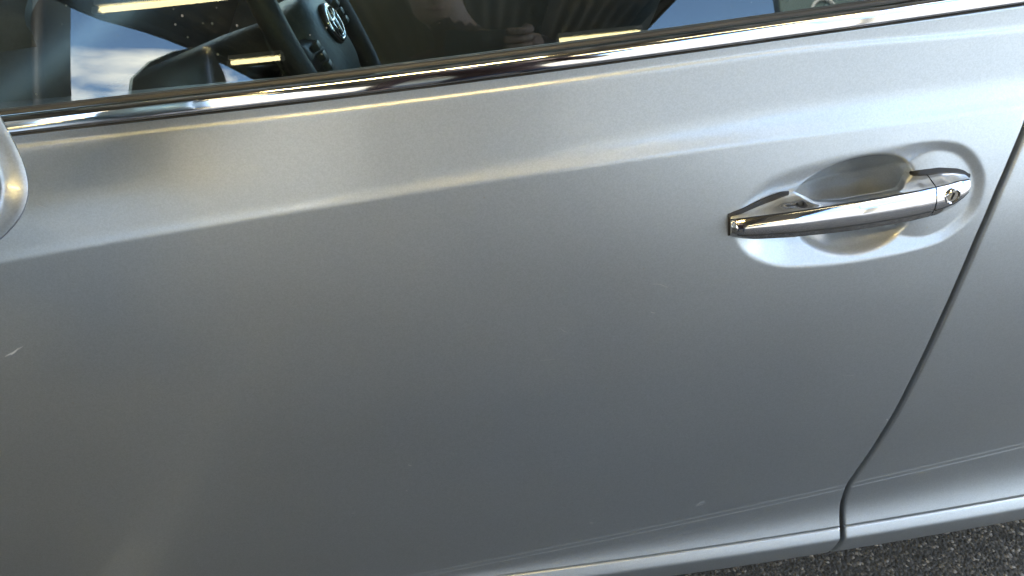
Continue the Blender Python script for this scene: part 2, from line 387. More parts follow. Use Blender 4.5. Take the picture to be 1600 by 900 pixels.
def recess(x, z):
    u, v = to_uv(x, z); dep = np.zeros_like(u)
    m = (np.abs(u) < .16) & (np.abs(v + .015) < .085)
    if m.any():
        uu_, vv_ = u[m], v[m]
        dp = sdist(PAD, uu_, vv_); k = smooth((uu_ - .015) / .075); wid = (.032 - .020 * k) * (1 + .9 * smooth((vv_ - .0) / .03) * (1 - k))
        r0 = np.clip((dp + .002) / wid, 0, 1); e = .16
        ramp = np.where(r0 < e, r0 * r0 / (2 * e), np.where(r0 > 1 - e, 1 - e - (1 - r0) ** 2 / (2 * e), r0 - e / 2)) / (1 - e)
        pad = (.0125 - .0085 * k) * ramp
        dd = sdist(DISH, uu_, vv_)
        r = np.clip((dd + .0015) / .046, 0, 1); dish = .026 * (1 - (1 - r) ** 2.0) * smooth((dd + .0015) / .007)
        dep[m] = pad + dish
    return dep

def side_panel(name, xl, xr, parent, edge_l=True, edge_r=True, rows=None, fine=None, with_recess=False, cut=None):
    """xl, xr: functions of z giving panel ends; builds outer skin with folded hems"""
    rows = list(range(NR)) if rows is None else rows
    if fine: us = np.array(fine)
    else: us = np.linspace(0, 1, 60)
    P = []
    for i in rows:
        x0 = x1 = 0.
        a = xl(TZ[i, NX // 2]); b = xr(TZ[i, NX // 2])
        for _ in range(3):
            za = np.interp(a, XS, TZ[i]); zb_ = np.interp(b, XS, TZ[i]); a = float(xl(za)); b = float(xr(zb_))
        x = a + us * (b - a)
        lo, hi = [], []
        if edge_l: lo = [(a, -.016), (a, -.0030), (a + .0005, -.0011), (a + .0016, -.0002), (a + .0028, 0), (a + .0056, 0)]
        if edge_r: hi = [(b - .0056, 0), (b - .0028, 0), (b - .0016, -.0002), (b - .0005, -.0011), (b, -.0030), (b, -.016)]
        if edge_l: x = x[x > a + .0070]
        if edge_r: x = x[x < b - .0070]
        xx = np.concatenate([[q[0] for q in lo], x, [q[0] for q in hi]]); ee = np.concatenate([[q[1] for q in lo], 0 * x, [q[1] for q in hi]])
        z, o = row_eval(i, xx)
        if with_recess: o = o - recess(xx, z)
        P.append(np.stack([xx, -(o + ee), z], -1))
    n = min(len(p) for p in P)
    # keep equal column counts
    if any(len(p) != n for p in P): raise RuntimeError('columns differ ' + name)
    P = np.array(P)
    nr, nc = P.shape[:2]; F = grid_faces(nr, nc)
    if cut:
        V = P.reshape(-1, 3); F = [f for f in F if not cut(V[list(f)].mean(0))]
    # panel top folds inwards under the belt moulding
    top = P[0].copy(); t1 = top.copy(); t1[:, 1] += .012; t1[:, 2] -= .002
    V = np.concatenate([P.reshape(-1, 3), t1]); off = nr * nc
    F += [(off + j, off + j + 1, j + 1, j) for j in range(nc - 1)]
    F = [tuple(reversed(f)) for f in F]
    return obj(name, V, F, PAINT, parent, True)

car = tag(empty('silver_car', (0, 0, 0)), 'silver metallic car with chrome door handle and chrome strip under its side window', 'car')
XF = -.70
# column parameters: fine around the handle
def fine_cols():
    L = [0.]; x = XF
    while x < .555:
        x += .0018 if .235 < x < .545 else .010
        L.append((x - XF) / (.553 - XF))
    L = [t for t in L if .0085 < t < .9925]
    return L
front_door = side_panel('front_door', lambda z: XF + 0 * z, lambda z: gap_x(z), car, True, True, fine=fine_cols(), with_recess=True)
GW = .0068
rear_door = side_panel('rear_door', lambda z: gap_x(z) + GW, lambda z: 1.35 + 0 * z, car, True, True, fine=list(np.linspace(.013, .985, 70)))
WC = (-1.10, .30)
fender = side_panel('front_fender', lambda z: -1.44 + 0 * z, lambda z: XF - GW + 0 * z, car, False, True, fine=list(np.linspace(0, .98, 50)),
                    cut=lambda c: (c[0] - WC[0]) ** 2 + (c[2] - WC[1]) ** 2 < .36 ** 2)
P = []
for k in range(41):
    a = math.pi * (.02 + .96 * k / 40); x = WC[0] + .362 * math.cos(a); z = WC[1] + .362 * math.sin(a); P.append((x, -surf_o(x, z) + .010, z))
V, F = tube_pts(P, .017, 10); obj('arch_lip', V, F, PAINT, fender)
# dark seal that closes the shut lines from behind
def shut_seal(name, xf, w, parent):
    rows = list(range(0, NR, 4)) + [NR - 1]; P = []
    for i in rows:
        x = xf(np.interp(0., XS, TZ[i]) if False else TZ[i, NX // 2]); z, o = row_eval(i, np.array([x])); x = float(xf(z[0])); z, o = row_eval(i, np.array([x]))
        P.append([(x - .004, -o[0] + .019, z[0]), (x + w * .3, -o[0] + .0145, z[0]), (x + w * .7, -o[0] + .0145, z[0]), (x + w + .004, -o[0] + .019, z[0])])
    return grid(name, np.array(P), BLACK, parent, flip=True)
shut_seal('shut_line_seal', lambda z: gap_x(z), GW, car)
shut_seal('shut_line_seal', lambda z: XF - GW + 0 * z, GW, car)

# ------------------------------------------------------------------ belt moulding, seals, glass
def sweep(name, prof, x0, x1, n, material, parent, close=True, sharp=None, cap=True, zf=None):
    """prof: list of (outward offset relative to panel top, height above belt line)"""
    xs = np.linspace(x0, x1, n); P = []
    ob = np.interp(xs, XS, TO[0]); zb = z_belt(xs)
    for x, o, z in zip(xs, ob, zb): P.append([(x, -(o + a), z + b) for a, b in prof])
    return grid(name, np.array(P), material, parent, close_c=close, cap=cap and close, sharp=sharp)
def arc(c, r, a0, a1, n): return [(c[0] + r * math.cos(R(a0 + (a1 - a0) * i / (n - 1))), c[1] + r * math.sin(R(a0 + (a1 - a0) * i / (n - 1)))) for i in range(n)]
chrome_prof = [(-.010, .0018), (.0012, .0018), (.0024, .0022), (.0030, .0030), (.0029, .0045), (.0026, .0065), (.0021, .0090), (.0014, .0115), (.0006, .0138),
               (-.0006, .0152), (-.0022, .0160), (-.0050, .0166), (-.0090, .0168), (-.0105, .0150)]
lip_prof = [(-.008, -.0010), (-.001, -.0012), (.0012, -.0004), (.0014, .0006), (.0004, .0014), (-.008, .0014)]
seal_prof = [(-.0100, .0120), (-.0106, .0176), (-.0125, .0190), (-.0150, .0186), (-.0165, .0168), (-.0185, .0164), (-.0205, .0178), (-.0225, .0176), (-.0240, .0150), (-.0238, .006)]
GX0, GX1 = -.60, .455
for nm, d, x0, x1 in (('belt', front_door, -.62, .562), ('rear', rear_door, .590, 1.30)):
    sweep('chrome_moulding', chrome_prof, x0, x1, 90, CHROME, d)
    sweep('moulding_lip', lip_prof, x0, x1, 90, SEAL, d, sharp=40)
    sweep('window_seal', seal_prof, x0, x1, 60, SEAL, d)
TILT = 16.0
def glass_pt(x, h, extra=0.):
    """point of the side glass, h above belt line"""
    a0 = TILT; s = h
    ob = float(np.interp(x, XS, TO[0])); o = ob - .0262 - s * math.tan(R(a0)) - s * s * .22 + extra
    o -= .012 * ((x + .05) / .5) ** 2 * .6
    return (x, -o, float(z_belt(np.array(x))) + h)
def top_h(x): return .40 - .30 * max(0, (-x - .15) / .45) if x < -.15 else .40 - .02 * max(0, x - .2)
def glass_panel(name, x0, x1, parent, n=60, m=24, material=GLASS, th=.004, hf=None, e=0.):
    A, B = [], []
    for x in np.linspace(x0, x1, n):
        hh = (hf or top_h)(x); ra, rb = [], []
        for k in range(m):
            h = -.010 + (hh + .010) * k / (m - 1); ra.append(glass_pt(x, h, e)); rb.append(glass_pt(x, h, e - th))
        A.append(ra + rb[::-1])
    return grid(name, np.array(A), material, parent, close_c=True, cap=True, sharp=50)
glass_panel('window_glass', GX0, GX1, front_door)
glass_panel('pillar_trim', GX1 + .006, .566, front_door, 8, 24, GLOSSB, .006, e=.0015)
glass_panel('pillar_trim', .588, .640, rear_door, 8, 24, GLOSSB, .006, e=.0015)
glass_panel('window_glass', .645, 1.25, rear_door, 40, 24)
# vertical rubber run between glass and pillar trim
V, F = tube_pts([glass_pt(GX1 + .003, h, .001) for h in np.linspace(-.005, .39, 12)], .004, 8); obj('glass_run', V, F, BLACK, front_door)

# ------------------------------------------------------------------ door handle
def hp(u, v, w):
    """handle frame -> world; w outward from the door skin datum"""
    x, z = from_uv(u, v); return (x, -(w + .0035 + plan(np.array(x))), z)
_HU = np.linspace(-.125, .127, 505)
def _tab(u, v, win=15):
    q = np.interp(_HU, u, v); k = np.hanning(win + 2); k /= k.sum(); h = len(k) // 2
    return np.convolve(np.pad(q, h, mode='edge'), k, 'valid')
HT = dict(
    vt=_tab([-.122, -.119, -.105, -.085, -.068, -.052, -.036, -.012, .030, .046, .056, .068, .090, .110, .118, .1235],
            [.0085, .0100, .0128, .0168, .0195, .0165, .0095, .0062, .0062, .0075, .0120, .0165, .0160, .0115, .0080, .0030]),
    wt=_tab([-.122, -.075, -.058, -.045, .045, .058, .07, .124], [-.015, -.013, -.006, .009, .009, -.004, -.012, -.010], 21),
    v1=_tab([-.122, -.116, -.10, -.03, .04, .08, .105, .118, .1235], [.0066, .0074, .0080, .0080, .0074, .0072, .0066, .0040, .0010], 9),
    v2=_tab([-.122, -.116, -.10, -.09, -.03, .04, .08, .10, .112, .118, .1235], [-.0078, -.0084, -.0100, -.0108, -.0146, -.0170, -.0168, -.0150, -.0100, -.0076, -.0030], 9),
    vb=_tab([-.122, -.116, -.10, -.07, -.02, .045, .085, .105, .115, .1235], [-.0130, -.0142, -.0178, -.0206, -.0240, -.0266, -.0262, -.0222, -.0160, -.0060], 9),
    wf=_tab([-.122, -.119, -.112, -.09, -.06, 0, .06, .09, .11, .118, .1235], [.0165, .0200, .0222, .0248, .0275, .0300, .0295, .0275, .0235, .0195, .0110], 7),
    wb=_tab([-.122, -.075, -.05, .05, .07, .1235], [-.015, -.012, .010, .010, -.012, -.010], 21))
def prof_handle(u):
    """closed section in (v, w)"""
    vt, wt, v1, v2, vb, wf, wb = (float(np.interp(u, _HU, HT[k])) for k in ('vt', 'wt', 'v1', 'v2', 'vb', 'wf', 'wb'))
    w1 = wf - .0045 * min(1, (v1 - v2) / .016)
    pts = [(vt - .001, wt), (vt, wt + .0012)]
    # top face, gently domed, to first crease
    for k in (.15, .35, .55, .75, .92): pts.append((vt + (v1 - vt) * k + .0008 * math.sin(math.pi * k), wt + .0012 + (w1 - .0012 - wt - .0012) * k))
    pts += [(v1 + .0003, w1 - .0009), (v1 - .0003, w1 - .0009), (v1 - .0006, w1 - .0004)]
    for k in (.04, .2, .4, .6, .8, .96): pts.append((v1 - .0006 + (v2 - v1 + .0012) * k, w1 + (wf - w1) * k - .0004 + .0026 * math.sin(math.pi * k) * min(1, (v1 - v2) / .014)))
    pts += [(v2 + .0003, wf - .0009), (v2 - .0003, wf - .0013)]
    wm = wf - .0055
    for k in (.3, .6, .9): pts.append((v2 + (vb - v2) * k - .0006 * math.sin(math.pi * k), wf - .0013 + (wm - wf + .0013) * k))
    pts += [(vb, wm - .002), (vb + .0015, wb)]
    return pts
def handle_piece(name, u0, u1, n, parent, mat_):
    us = u0 + (u1 - u0) * (.5 - .5 * np.cos(np.linspace(0, math.pi, n)))
    P = np.array([[hp(u, v, w_) for v, w_ in prof_handle(u)] for u in us])
    return grid(name, P, mat_, parent, close_c=True, cap=True, sharp=38)
handle = handle_piece('door_handle', -.1222, .0775, 90, front_door, CHROME)
cap_o = handle_piece('handle_end_cap', .0787, .1235, 40, front_door, CHROME)
# dark reflected lines at the bar's two creases, put in as black tubes
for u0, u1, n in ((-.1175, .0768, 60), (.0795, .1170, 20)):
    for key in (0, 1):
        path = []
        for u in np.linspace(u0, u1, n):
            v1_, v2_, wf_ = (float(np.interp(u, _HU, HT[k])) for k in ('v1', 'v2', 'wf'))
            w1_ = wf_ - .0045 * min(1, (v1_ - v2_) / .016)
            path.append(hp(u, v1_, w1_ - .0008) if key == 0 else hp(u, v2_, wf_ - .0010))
        V, F = tube_pts(path, .0007, 6); obj('crease_dark_line', V, F, BLACK, front_door)
# black gasket under the two feet
def gasket(u0, u1):
    us = np.linspace(u0, u1, 30); top, bot = [], []
    for u in us:
        uc = min(max(u, -.1219), .1234); p = prof_handle(uc); e = .0020
        vt, vb = p[0][0] + e, p[-1][0] - e
        top.append(vt); bot.append(vb)
    P = []
    def wz(u, v):
        x, z = from_uv(u, v); return surf_o(x, z) - float(recess(np.array([x]), np.array([z]))[0]) - float(plan(x)) + .0012 - .0035
    for u, a, b in zip(us, top, bot):
        wa, wb_ = wz(u, a), wz(u, b)
        P.append([hp(u, a, wa - .010), hp(u, a, wa - .0008), hp(u, a - .0008, wa), hp(u, b + .0008, wb_), hp(u, b, wb_ - .0008), hp(u, b, wb_ - .010)])
    return grid('handle_gasket', np.array(P), BLACK, front_door, close_c=True, cap=True, sharp=40)
gasket(-.1232, -.060); gasket(.064, .1240)
# key cylinder
def disc_ring(name, c, nrm, prof, material, parent, n=40):
    """lathe of (radius, height along nrm)"""
    nrm = Vector(nrm).normalized(); a = nrm.orthogonal().normalized(); b = nrm.cross(a); c = Vector(c)
    P = np.array([[tuple(c + (a * math.cos(2 * math.pi * k / n) + b * math.sin(2 * math.pi * k / n)) * r + nrm * h) for k in range(n)] for r, h in prof])
    return grid(name, P, material, parent, close_c=True, cap=True, sharp=35, flip=True)
lx, lv = .0945, -.0040
lc = hp(lx, lv, .0268); ln = Vector((.05, -1, .05)).normalized()
disc_ring('lock_bezel', lc, ln, [(.0072, -.004), (.0078, -.001), (.0078, .0012), (.0071, .0018), (.0064, .0010), (.0062, -.003), (.0005, -.003)], CHROME, front_door)
disc_ring('lock_cylinder', lc, ln, [(.0060, -.0030), (.0060, .0002), (.0054, .0008), (.0010, .0008)], BRONZE, front_door)
bm = bmesh.new(); box(bm, (-.0007, -.0007, -.0036), (.0007, .0007, .0036), .0002)
ks = bm_obj('keyhole', bm, BLACK, front_door); ks.location = Vector(lc) + ln * .0009; ks.rotation_euler = (0, R(12), 0)

# ------------------------------------------------------------------ scratches on the paint
def scratch(pts, wdt, parent=None):
    V, F = [], []
    for i, (x, z) in enumerate(pts):
        o = surf_o(x, z) - float(recess(np.array([x]), np.array([z]))[0]) + .00025
        q = pts[min(i + 1, len(pts) - 1)]; p = pts[max(i - 1, 0)]
        d = Vector((q[0] - p[0], q[1] - p[1])).normalized(); nn = (-d.y, d.x); wl = wdt * (math.sin(math.pi * (i + .4) / (len(pts) - .2)) * .7 + .3)
        V += [(x + nn[0] * wl, -o, z + nn[1] * wl), (x - nn[0] * wl, -o, z - nn[1] * wl)]
    F = [(2 * i, 2 * i + 1, 2 * i + 3, 2 * i + 2) for i in range(len(pts) - 1)]
    return obj('scratch', V, F, SCRATCH, parent or front_door, smooth=False)

# ------------------------------------------------------------------ interior, far side, roof (what encloses the cabin)
def make_shell():
    # inner door panel and sill behind the skin
    bm = bmesh.new()
    box(bm, (-.66, .075, .30), (.54, .13, .925), .012); bm_obj('door_trim', bm, PLAST, car)
    bm = bmesh.new(); box(bm, (.56, .075, .30), (1.33, .13, .925), .012); bm_obj('door_trim', bm, PLAST, car)
    bm = bmesh.new(); box(bm, (-1.35, .060, .165), (1.9, 1.66, .22), .01); bm_obj('underbody', bm, BLACK, car)
    # far side
    bm = bmesh.new(); box(bm, (-1.44, 1.66, .18), (1.6, 1.74, .93), .03); bm_obj('far_side_panel', bm, PAINT, car)
    # roof as a crowned sheet
    P = []
    for x in np.linspace(-.15, 1.5, 24):
        row = []
        for k in range(17):
            t = k / 16; y = .20 + t * 1.32; zr_ = 1.40 + .045 * math.sin(math.pi * t) - .03 * ((x - .6) / .9) ** 2
            row.append((x, y, zr_))
        P.append(row)
    ro = grid('roof', np.array(P), PAINT, car); md = ro.modifiers.new('solid', 'SOLIDIFY'); md.thickness = .03
    # pillars
    for y0, y1 in ((.14, .22), (1.60, 1.50)):
        for nm, a, b in (('front_pillar', (-.72, y0, .93), (-.13, y1, 1.40)), ('rear_pillar', (1.85, y0, .95), (1.45, y1, 1.40))):
            V, F = tube_pts([a, tuple((p + q) / 2 + d for p, q, d in zip(a, b, (0, 0, .02))), b], .028, 10); obj(nm, V, F, PAINT, car)
        V, F = tube_pts([(.53, y0 + .02, .90), (.56, y1 + .01, 1.40)], .035, 10); obj('centre_pillar', V, F, PLAST, car)
    bm = bmesh.new(); box(bm, (1.38, .14, .22), (1.88, 1.64, 1.0), .05); bm_obj('rear_bulkhead', bm, CLOTH, car)
    bm = bmesh.new(); box(bm, (-1.44, .10, .22), (-.92, 1.64, .86), .04); bm_obj('front_bulkhead', bm, PLAST, car)
    # bonnet
    P = []
    for x in np.linspace(-1.5, -.74, 16):
        P.append([(x, .06 + 1.62 * k / 20, .885 + .05 * math.sin(math.pi * k / 20) + .05 * (x + 1.1) ) for k in range(21)])
    bo = grid('bonnet', np.array(P), PAINT, car); md = bo.modifiers.new('solid', 'SOLIDIFY'); md.thickness = .02
    # dashboard with instrument hood
    prof = [(-.92, .60), (-.92, .90), (-.80, .935), (-.66, .955), (-.56, .945), (-.50, .915), (-.485, .86), (-.53, .74), (-.60, .62)]
    P = np.array([[(x, y, z) for x, z in prof] for y in np.linspace(.14, 1.60, 30)])
    da = grid('dashboard', P, PLAST, car, close_c=True, cap=True, sharp=50)
    P = []
    for k in range(25):
        a = math.pi * k / 24; y = .46 - .19 * math.cos(a); h = .055 * math.sin(a) ** .6
        P.append([(-.60, y, .945 + h * .6), (-.50, y, .950 + h), (-.455, y, .945 + h), (-.452, y, .938 + h * .96), (-.50, y, .935 + h * .92)])
    grid('instrument_hood', np.array(P), PLAST, da, flip=True, sharp=40)
    bm = bmesh.new(); box(bm, (.02, .20, .30), (.55, .70, .52), .06, seg=4); st = bm_obj('driver_seat', bm, CLOTH, car, True)
    bm = bmesh.new(); box(bm, (-.07, -.24, 0), (.07, .24, .62), .055, m=Matrix.Translation((.60, .45, .46)) @ Matrix.Rotation(R(22), 4, 'Y'), seg=4); bm_obj('backrest', bm, CLOTH, st, True)
    bm = bmesh.new(); box(bm, (.02, .98, .30), (.55, 1.48, .52), .06, seg=4); s2 = bm_obj('passenger_seat', bm, CLOTH, car, True)
    bm = bmesh.new(); box(bm, (-.07, -.24, 0), (.07, .24, .62), .055, m=Matrix.Translation((.60, 1.23, .46)) @ Matrix.Rotation(R(22), 4, 'Y'), seg=4); bm_obj('backrest', bm, CLOTH, s2, True)
    # wheels
    for x, y in ((-1.10, .13), (-1.10, 1.62), (1.85, .13), (1.85, 1.62)):
        wl = disc_ring('wheel', (x, y, .315), (0, -1, 0), [(.20, -.09), (.295, -.10), (.314, -.075), (.3155, 0), (.314, .075), (.295, .10), (.20, .09)], TYRE, car, 48)
        disc_ring('rim', (x, y, .315), (0, -1, 0), [(.205, -.08), (.205, .095), (.19, .09), (.18, .05), (.05, .06), (.03, .07)], RIM, wl, 40)
make_shell()

# ------------------------------------------------------------------ steering wheel
def make_wheel():
    c = Vector((-.157, .42, .886)); n = Vector((.93, -.02, .38)).normalized()      # towards the driver
    side = Vector((0, 1, 0)); side = (side - n * side.dot(n)).normalized(); up = n.cross(side) * -1
    if up.z < 0: up = -up
    rot = R(0)
    def pt(a, b, h=0): return c + side * a + up * b + n * h
    hub = None
    path = [pt(.182 * math.cos(t), .182 * math.sin(t)) for t in np.linspace(0, 2 * math.pi, 64, endpoint=False)]
    V, F = tube_pts(path, .0155, 14, True); rim = obj('steering_wheel', V, F, PLAST, car)
    # airbag hub: rounded shield, domed
    out_ = []
    for k in range(48):
        t = 2 * math.pi * k / 48; s = lambda q, e: math.copysign(abs(q) ** e, q)
        a = .088 * s(math.cos(t), .62); b = .070 * s(math.sin(t), .62) - .012 - .012 * math.cos(t) ** 2 * (1 if math.sin(t) < 0 else 0)
        out_.append((a, b))
    P = []
    for r, h in ((1.0, -.05), (1.0, -.008), (.975, .001), (.92, .006), (.75, .012), (.5, .0155), (.25, .017), (.06, .0175)):
        P.append([tuple(pt(a * r, b * r, h)) for a, b in out_])
    grid('airbag_cover', np.array(P), PLASTG, rim, close_c=True, cap=True, sharp=45, flip=True)
    for a0, b0, a1, b1, r0, r1 in ((-.07, .0, -.180, .02, .022, .017), (.07, .0, .180, .02, .022, .017), (-.03, -.06, -.05, -.175, .014, .012), (.03, -.06, .05, -.175, .014, .012)):
        V, F = tube_pts([pt(a0, b0, -.012), pt((a0 + a1) / 2, (b0 + b1) / 2, -.012), pt(a1, b1, 0)], [r0, (r0 + r1) / 2, r1], 10); obj('spoke', V, F, PLAST, rim)
    # thumb buttons
    for sg in (-1, 1):
        for q in range(3):
            bm = bmesh.new(); mm = Matrix((side, up, n)).transposed().to_4x4(); mm.translation = pt(sg * .108, .012 - q * .013, .012)
            box(bm, (-.008, -.005, -.006), (.008, .005, .004), .002, m=mm); bm_obj('button', bm, PLASTG, rim, True, 40)
    # emblem: recessed dish, outer ring, upright loop and cross loop
    e0 = (0, .008)
    def ell(ra, rb, ca, cb, r, h, name):
        path = [pt(e0[0] + ca + ra * math.cos(t), e0[1] + cb + rb * math.sin(t), h) for t in np.linspace(0, 2 * math.pi, 48, endpoint=False)]
        V, F = tube_pts(path, r, 8, True); return obj(name, V, F, CHROME, rim)
    P = [[tuple(pt(e0[0] + .0375 * r * math.cos(t), e0[1] + .0275 * r * math.sin(t), h)) for t in np.linspace(0, 2 * math.pi, 48, endpoint=False)] for r, h in ((1.0, .010), (1.0, .0195), (.96, .0205), (.9, .0185), (.05, .0185))]
    grid('emblem_plate', np.array(P), PLAST, rim, close_c=True, cap=True, sharp=40, flip=True)
    ell(.0335, .0232, 0, 0, .0028, .0205, 'emblem_ring'); ell(.0110, .0205, 0, .0012, .0024, .0210, 'emblem_loop'); ell(.0245, .0085, 0, .0120, .0024, .0210, 'emblem_loop')
    # column shroud
    V, F = tube_pts([pt(0, -.01, -.02), pt(0, -.01, -.12), pt(0, -.01, -.30)], [.055, .07, .085], 20); obj('column_shroud', V, F, PLAST, car)
    V, F = tube_pts([pt(-.05, 0, -.07), pt(-.13, .02, -.06), pt(-.19, .035, -.055)], [.009, .008, .010], 8); obj('indicator_stalk', V, F, PLAST, car)
make_wheel()

# ------------------------------------------------------------------ door mirror
def make_mirror():
    mc = Vector((-.330, -.200, .985)); face = Vector((.93, -.30, .10)).normalized()
    a = Vector((0, 0, 1)).cross(face).normalized(); b = face.cross(a)      # a: sideways (towards car or away), b up
    sup = lambda q, e: math.copysign(abs(q) ** e, q)
    prof = [(.30, -.095), (.62, -.084), (.84, -.062), (.96, -.035), (1.0, -.010), (1.0, .0), (.985, .006), (.955, .008), (.90, .004), (.88, -.004), (.86, -.010)]
    def ringp(r, h, n=56): return [tuple(mc + a * (.092 * r * sup(math.cos(t), .55)) + b * (.070 * r * sup(math.sin(t), .55)) + face * h) for t in np.linspace(0, 2 * math.pi, n, endpoint=False)]
    hs = grid('door_mirror', np.array([ringp(r, h) for r, h in prof]), PAINT, car, close_c=True, cap=True, sharp=60, flip=True)
    grid('mirror_glass', np.array([ringp(.855, -.0095), ringp(.855, -.006), ringp(.84, -.005), ringp(.02, -.0045)]), MIRROR, hs, close_c=True, cap=True, sharp=40, flip=True)
    V, F = tube_pts([mc - face * .05 - b * .04, Vector((-.47, -.06, .905)), Vector((-.50, .035, .925))], [.035, .030, .040], 14); obj('mirror_arm', V, F, PAINT, hs)
make_mirror()

# ------------------------------------------------------------------ canopy over the parking bay
def make_canopy():
    X0, X1, Y0, Y1, Zr = -3.45, 2.45, -21.9, 7.5, 3.45
    cp = tag(empty('parking_canopy', (0, 0, 0)), 'dark corrugated steel canopy over the car, mirrored in its window', 'canopy')
    xs = []; zs = []; p = .19; x = X0
    while x < X1:
        for d, h in ((0, 0), (.07, 0), (.095, .04), (.165, .04)):
            xs.append(x + d); zs.append(h)
        x += p
    P = np.array([[(a, y, Zr + b) for a, b in zip(xs, zs)] for y in (Y0, Y1)])
    sh = grid('roof_sheet', P, SHEET, cp, sharp=10); md = sh.modifiers.new('s', 'SOLIDIFY'); md.thickness = .003; md.offset = 1
    for x in (X0 + .06, -1.85, -.45, 1.0, X1 - .06):
        bm = bmesh.new()
        box(bm, (x - .06, Y0, Zr - .20), (x + .06, Y1, Zr - .185)); box(bm, (x - .006, Y0 + .002, Zr - .19), (x + .006, Y1 - .002, Zr - .02)); box(bm, (x - .06, Y0, Zr - .018), (x + .06, Y1, Zr - .003))
        bm_obj('purlin', bm, STEEL, cp)
    for y in (-21.5, -15.2, -9.0, -2.8, 3.5, 7.0):
        bm = bmesh.new()
        box(bm, (X0, y - .09, Zr - .50), (X1, y + .09, Zr - .48)); box(bm, (X0 + .01, y - .008, Zr - .49), (X1 - .01, y + .008, Zr - .215)); box(bm, (X0, y - .09, Zr - .22), (X1, y + .09, Zr - .203))
        bm_obj('beam', bm, STEEL, cp)
        for x in (X0 + .15, X1 - .15):
            if y < 0: continue
            bm = bmesh.new(); box(bm, (x - .11, y - .11, 0), (x + .11, y + .11, Zr - .505), .008); box(bm, (x - .2, y - .2, .0), (x + .2, y + .2, .02))
            bm_obj('column', bm, OLIVE, cp)
    for x, nm in ((X0 - .02, 'fascia'), (X1 + .02, 'fascia')):
        bm = bmesh.new(); box(bm, (x - .015, Y0 - .02, Zr - .22), (x + .015, Y1 + .02, Zr + .10)); bm_obj(nm, bm, STEEL, cp)
make_canopy()
def lamp(x, y, z, L, label, tube=None):
    t = tag(empty('fluorescent_light', (x, y, z)), label, 'ceiling light', 'tube lights hung under the canopy')
    bm = bmesh.new(); box(bm, (-L / 2, -.06, .0), (L / 2, .06, .07), .01); bm_obj('lamp_body', bm, LAMPB, t)
    V, F = tube_pts([(-L / 2 + .03, 0, -.035), (L / 2 - .03, 0, -.035)], .03, 14); obj('lamp_tube', V, F, tube or LAMP, t)
    for s in (-1, 1):
        bm = bmesh.new(); box(bm, (s * L / 2 - .025, -.035, -.075), (s * L / 2 + .025, .035, -.001), .006); bm_obj('lamp_end', bm, LAMPB, t)
    return t
for x, y, L, lb in ((-2.58, -4.4, 1.25, 'thickest looking tube light mirrored in the car window, above the dark wheel rim'),
                    (-2.86, -6.55, .75, 'short tube light mirrored low in the glass between the mirror and the steering wheel'),
                    (1.75, -7.1, 1.15, 'slim tube light mirrored at the edge of the seal next to the reflected canopy edge')): lamp(x, y, 3.16, L, lb)
lamp(-.50, -2.5, 3.16, 1.8, 'brightest warm tube light under the canopy, hung nearest to the car', LAMPN)
lamp(1.65, -2.5, 3.16, 1.2, 'shorter, dimmer tube light beside the brightest one under the canopy')

# ------------------------------------------------------------------ neighbouring building and sign, seen mirrored in the glass
def make_building():
    b = tag(empty('olive_building', (-4.25, -5.6, 0)), 'plain olive rendered building beside the canopy, its corner mirrored in the car window', 'building')
    bm = bmesh.new(); box(bm, (-9, 0, 0), (0, 10, 4.2)); bm_obj('wall', bm, OLIVE, b)
    bm = bmesh.new(); box(bm, (-9.1, -.1, 4.201), (.12, 10.1, 4.35)); bm_obj('roof', bm, STEEL, b)
    V, F = tube_pts([(.07, .62, .02), (.07, .62, 4.2)], .055, 10); obj('downpipe', V, F, STEEL, b)
    for x in (3.0, 6.6):
        bm = bmesh.new(); box(bm, (-.05, x - .6, 1.1), (.03, x + .6, 2.4)); wi = bm_obj('window', bm, LAMPB, b)
        bm = bmesh.new(); box(bm, (.028, x - .53, 1.17), (.036, x + .53, 2.33)); bm_obj('pane', bm, GLOSSB, wi)
make_building()
def make_sign():
    t = tag(empty('pylon_sign', (4.35, -6.6, 0)), 'grey green board with a pale ring on a post, mirrored in the car window', 'sign')
    bm = bmesh.new(); box(bm, (-.5, -.07, 2.3), (.5, .07, 4.7), .02); bm_obj('board', bm, SIGNG, t)
    V, F = tube_pts([(-.02 + .13 * math.cos(a), .085, 3.02 + .13 * math.sin(a)) for a in np.linspace(0, 2 * math.pi, 32, endpoint=False)], .024, 8, True); obj('ring_emblem', V, F, LAMPB, t)
    bm = bmesh.new(); box(bm, (-.05, -.05, 0), (.05, .05, 2.299), .01); bm_obj('post', bm, STEEL, t)
make_sign()
# pale ground sheet added outside the canopy to bounce light onto the door
for nm, x0, x1 in (('added_pale_ground', 2.75, 90),):
    q = obj(nm, [(x0, -60, .004), (x1, -60, .004), (x1, 60, .004), (x0, 60, .004)], [(0, 1, 2, 3)], BOUNCE, smooth=False); q['kind'] = 'structure'
# painted bay line on the asphalt
def bay_line(x):
    P = obj('bay_line', [(x - .05, -4.6, .004), (x + .05, -4.6, .004), (x + .05, -.02, .004), (x - .05, -.02, .004)], [(0, 1, 2, 3)], LINEP, smooth=False)
    P['kind'] = 'structure'
bay_line(-.66)

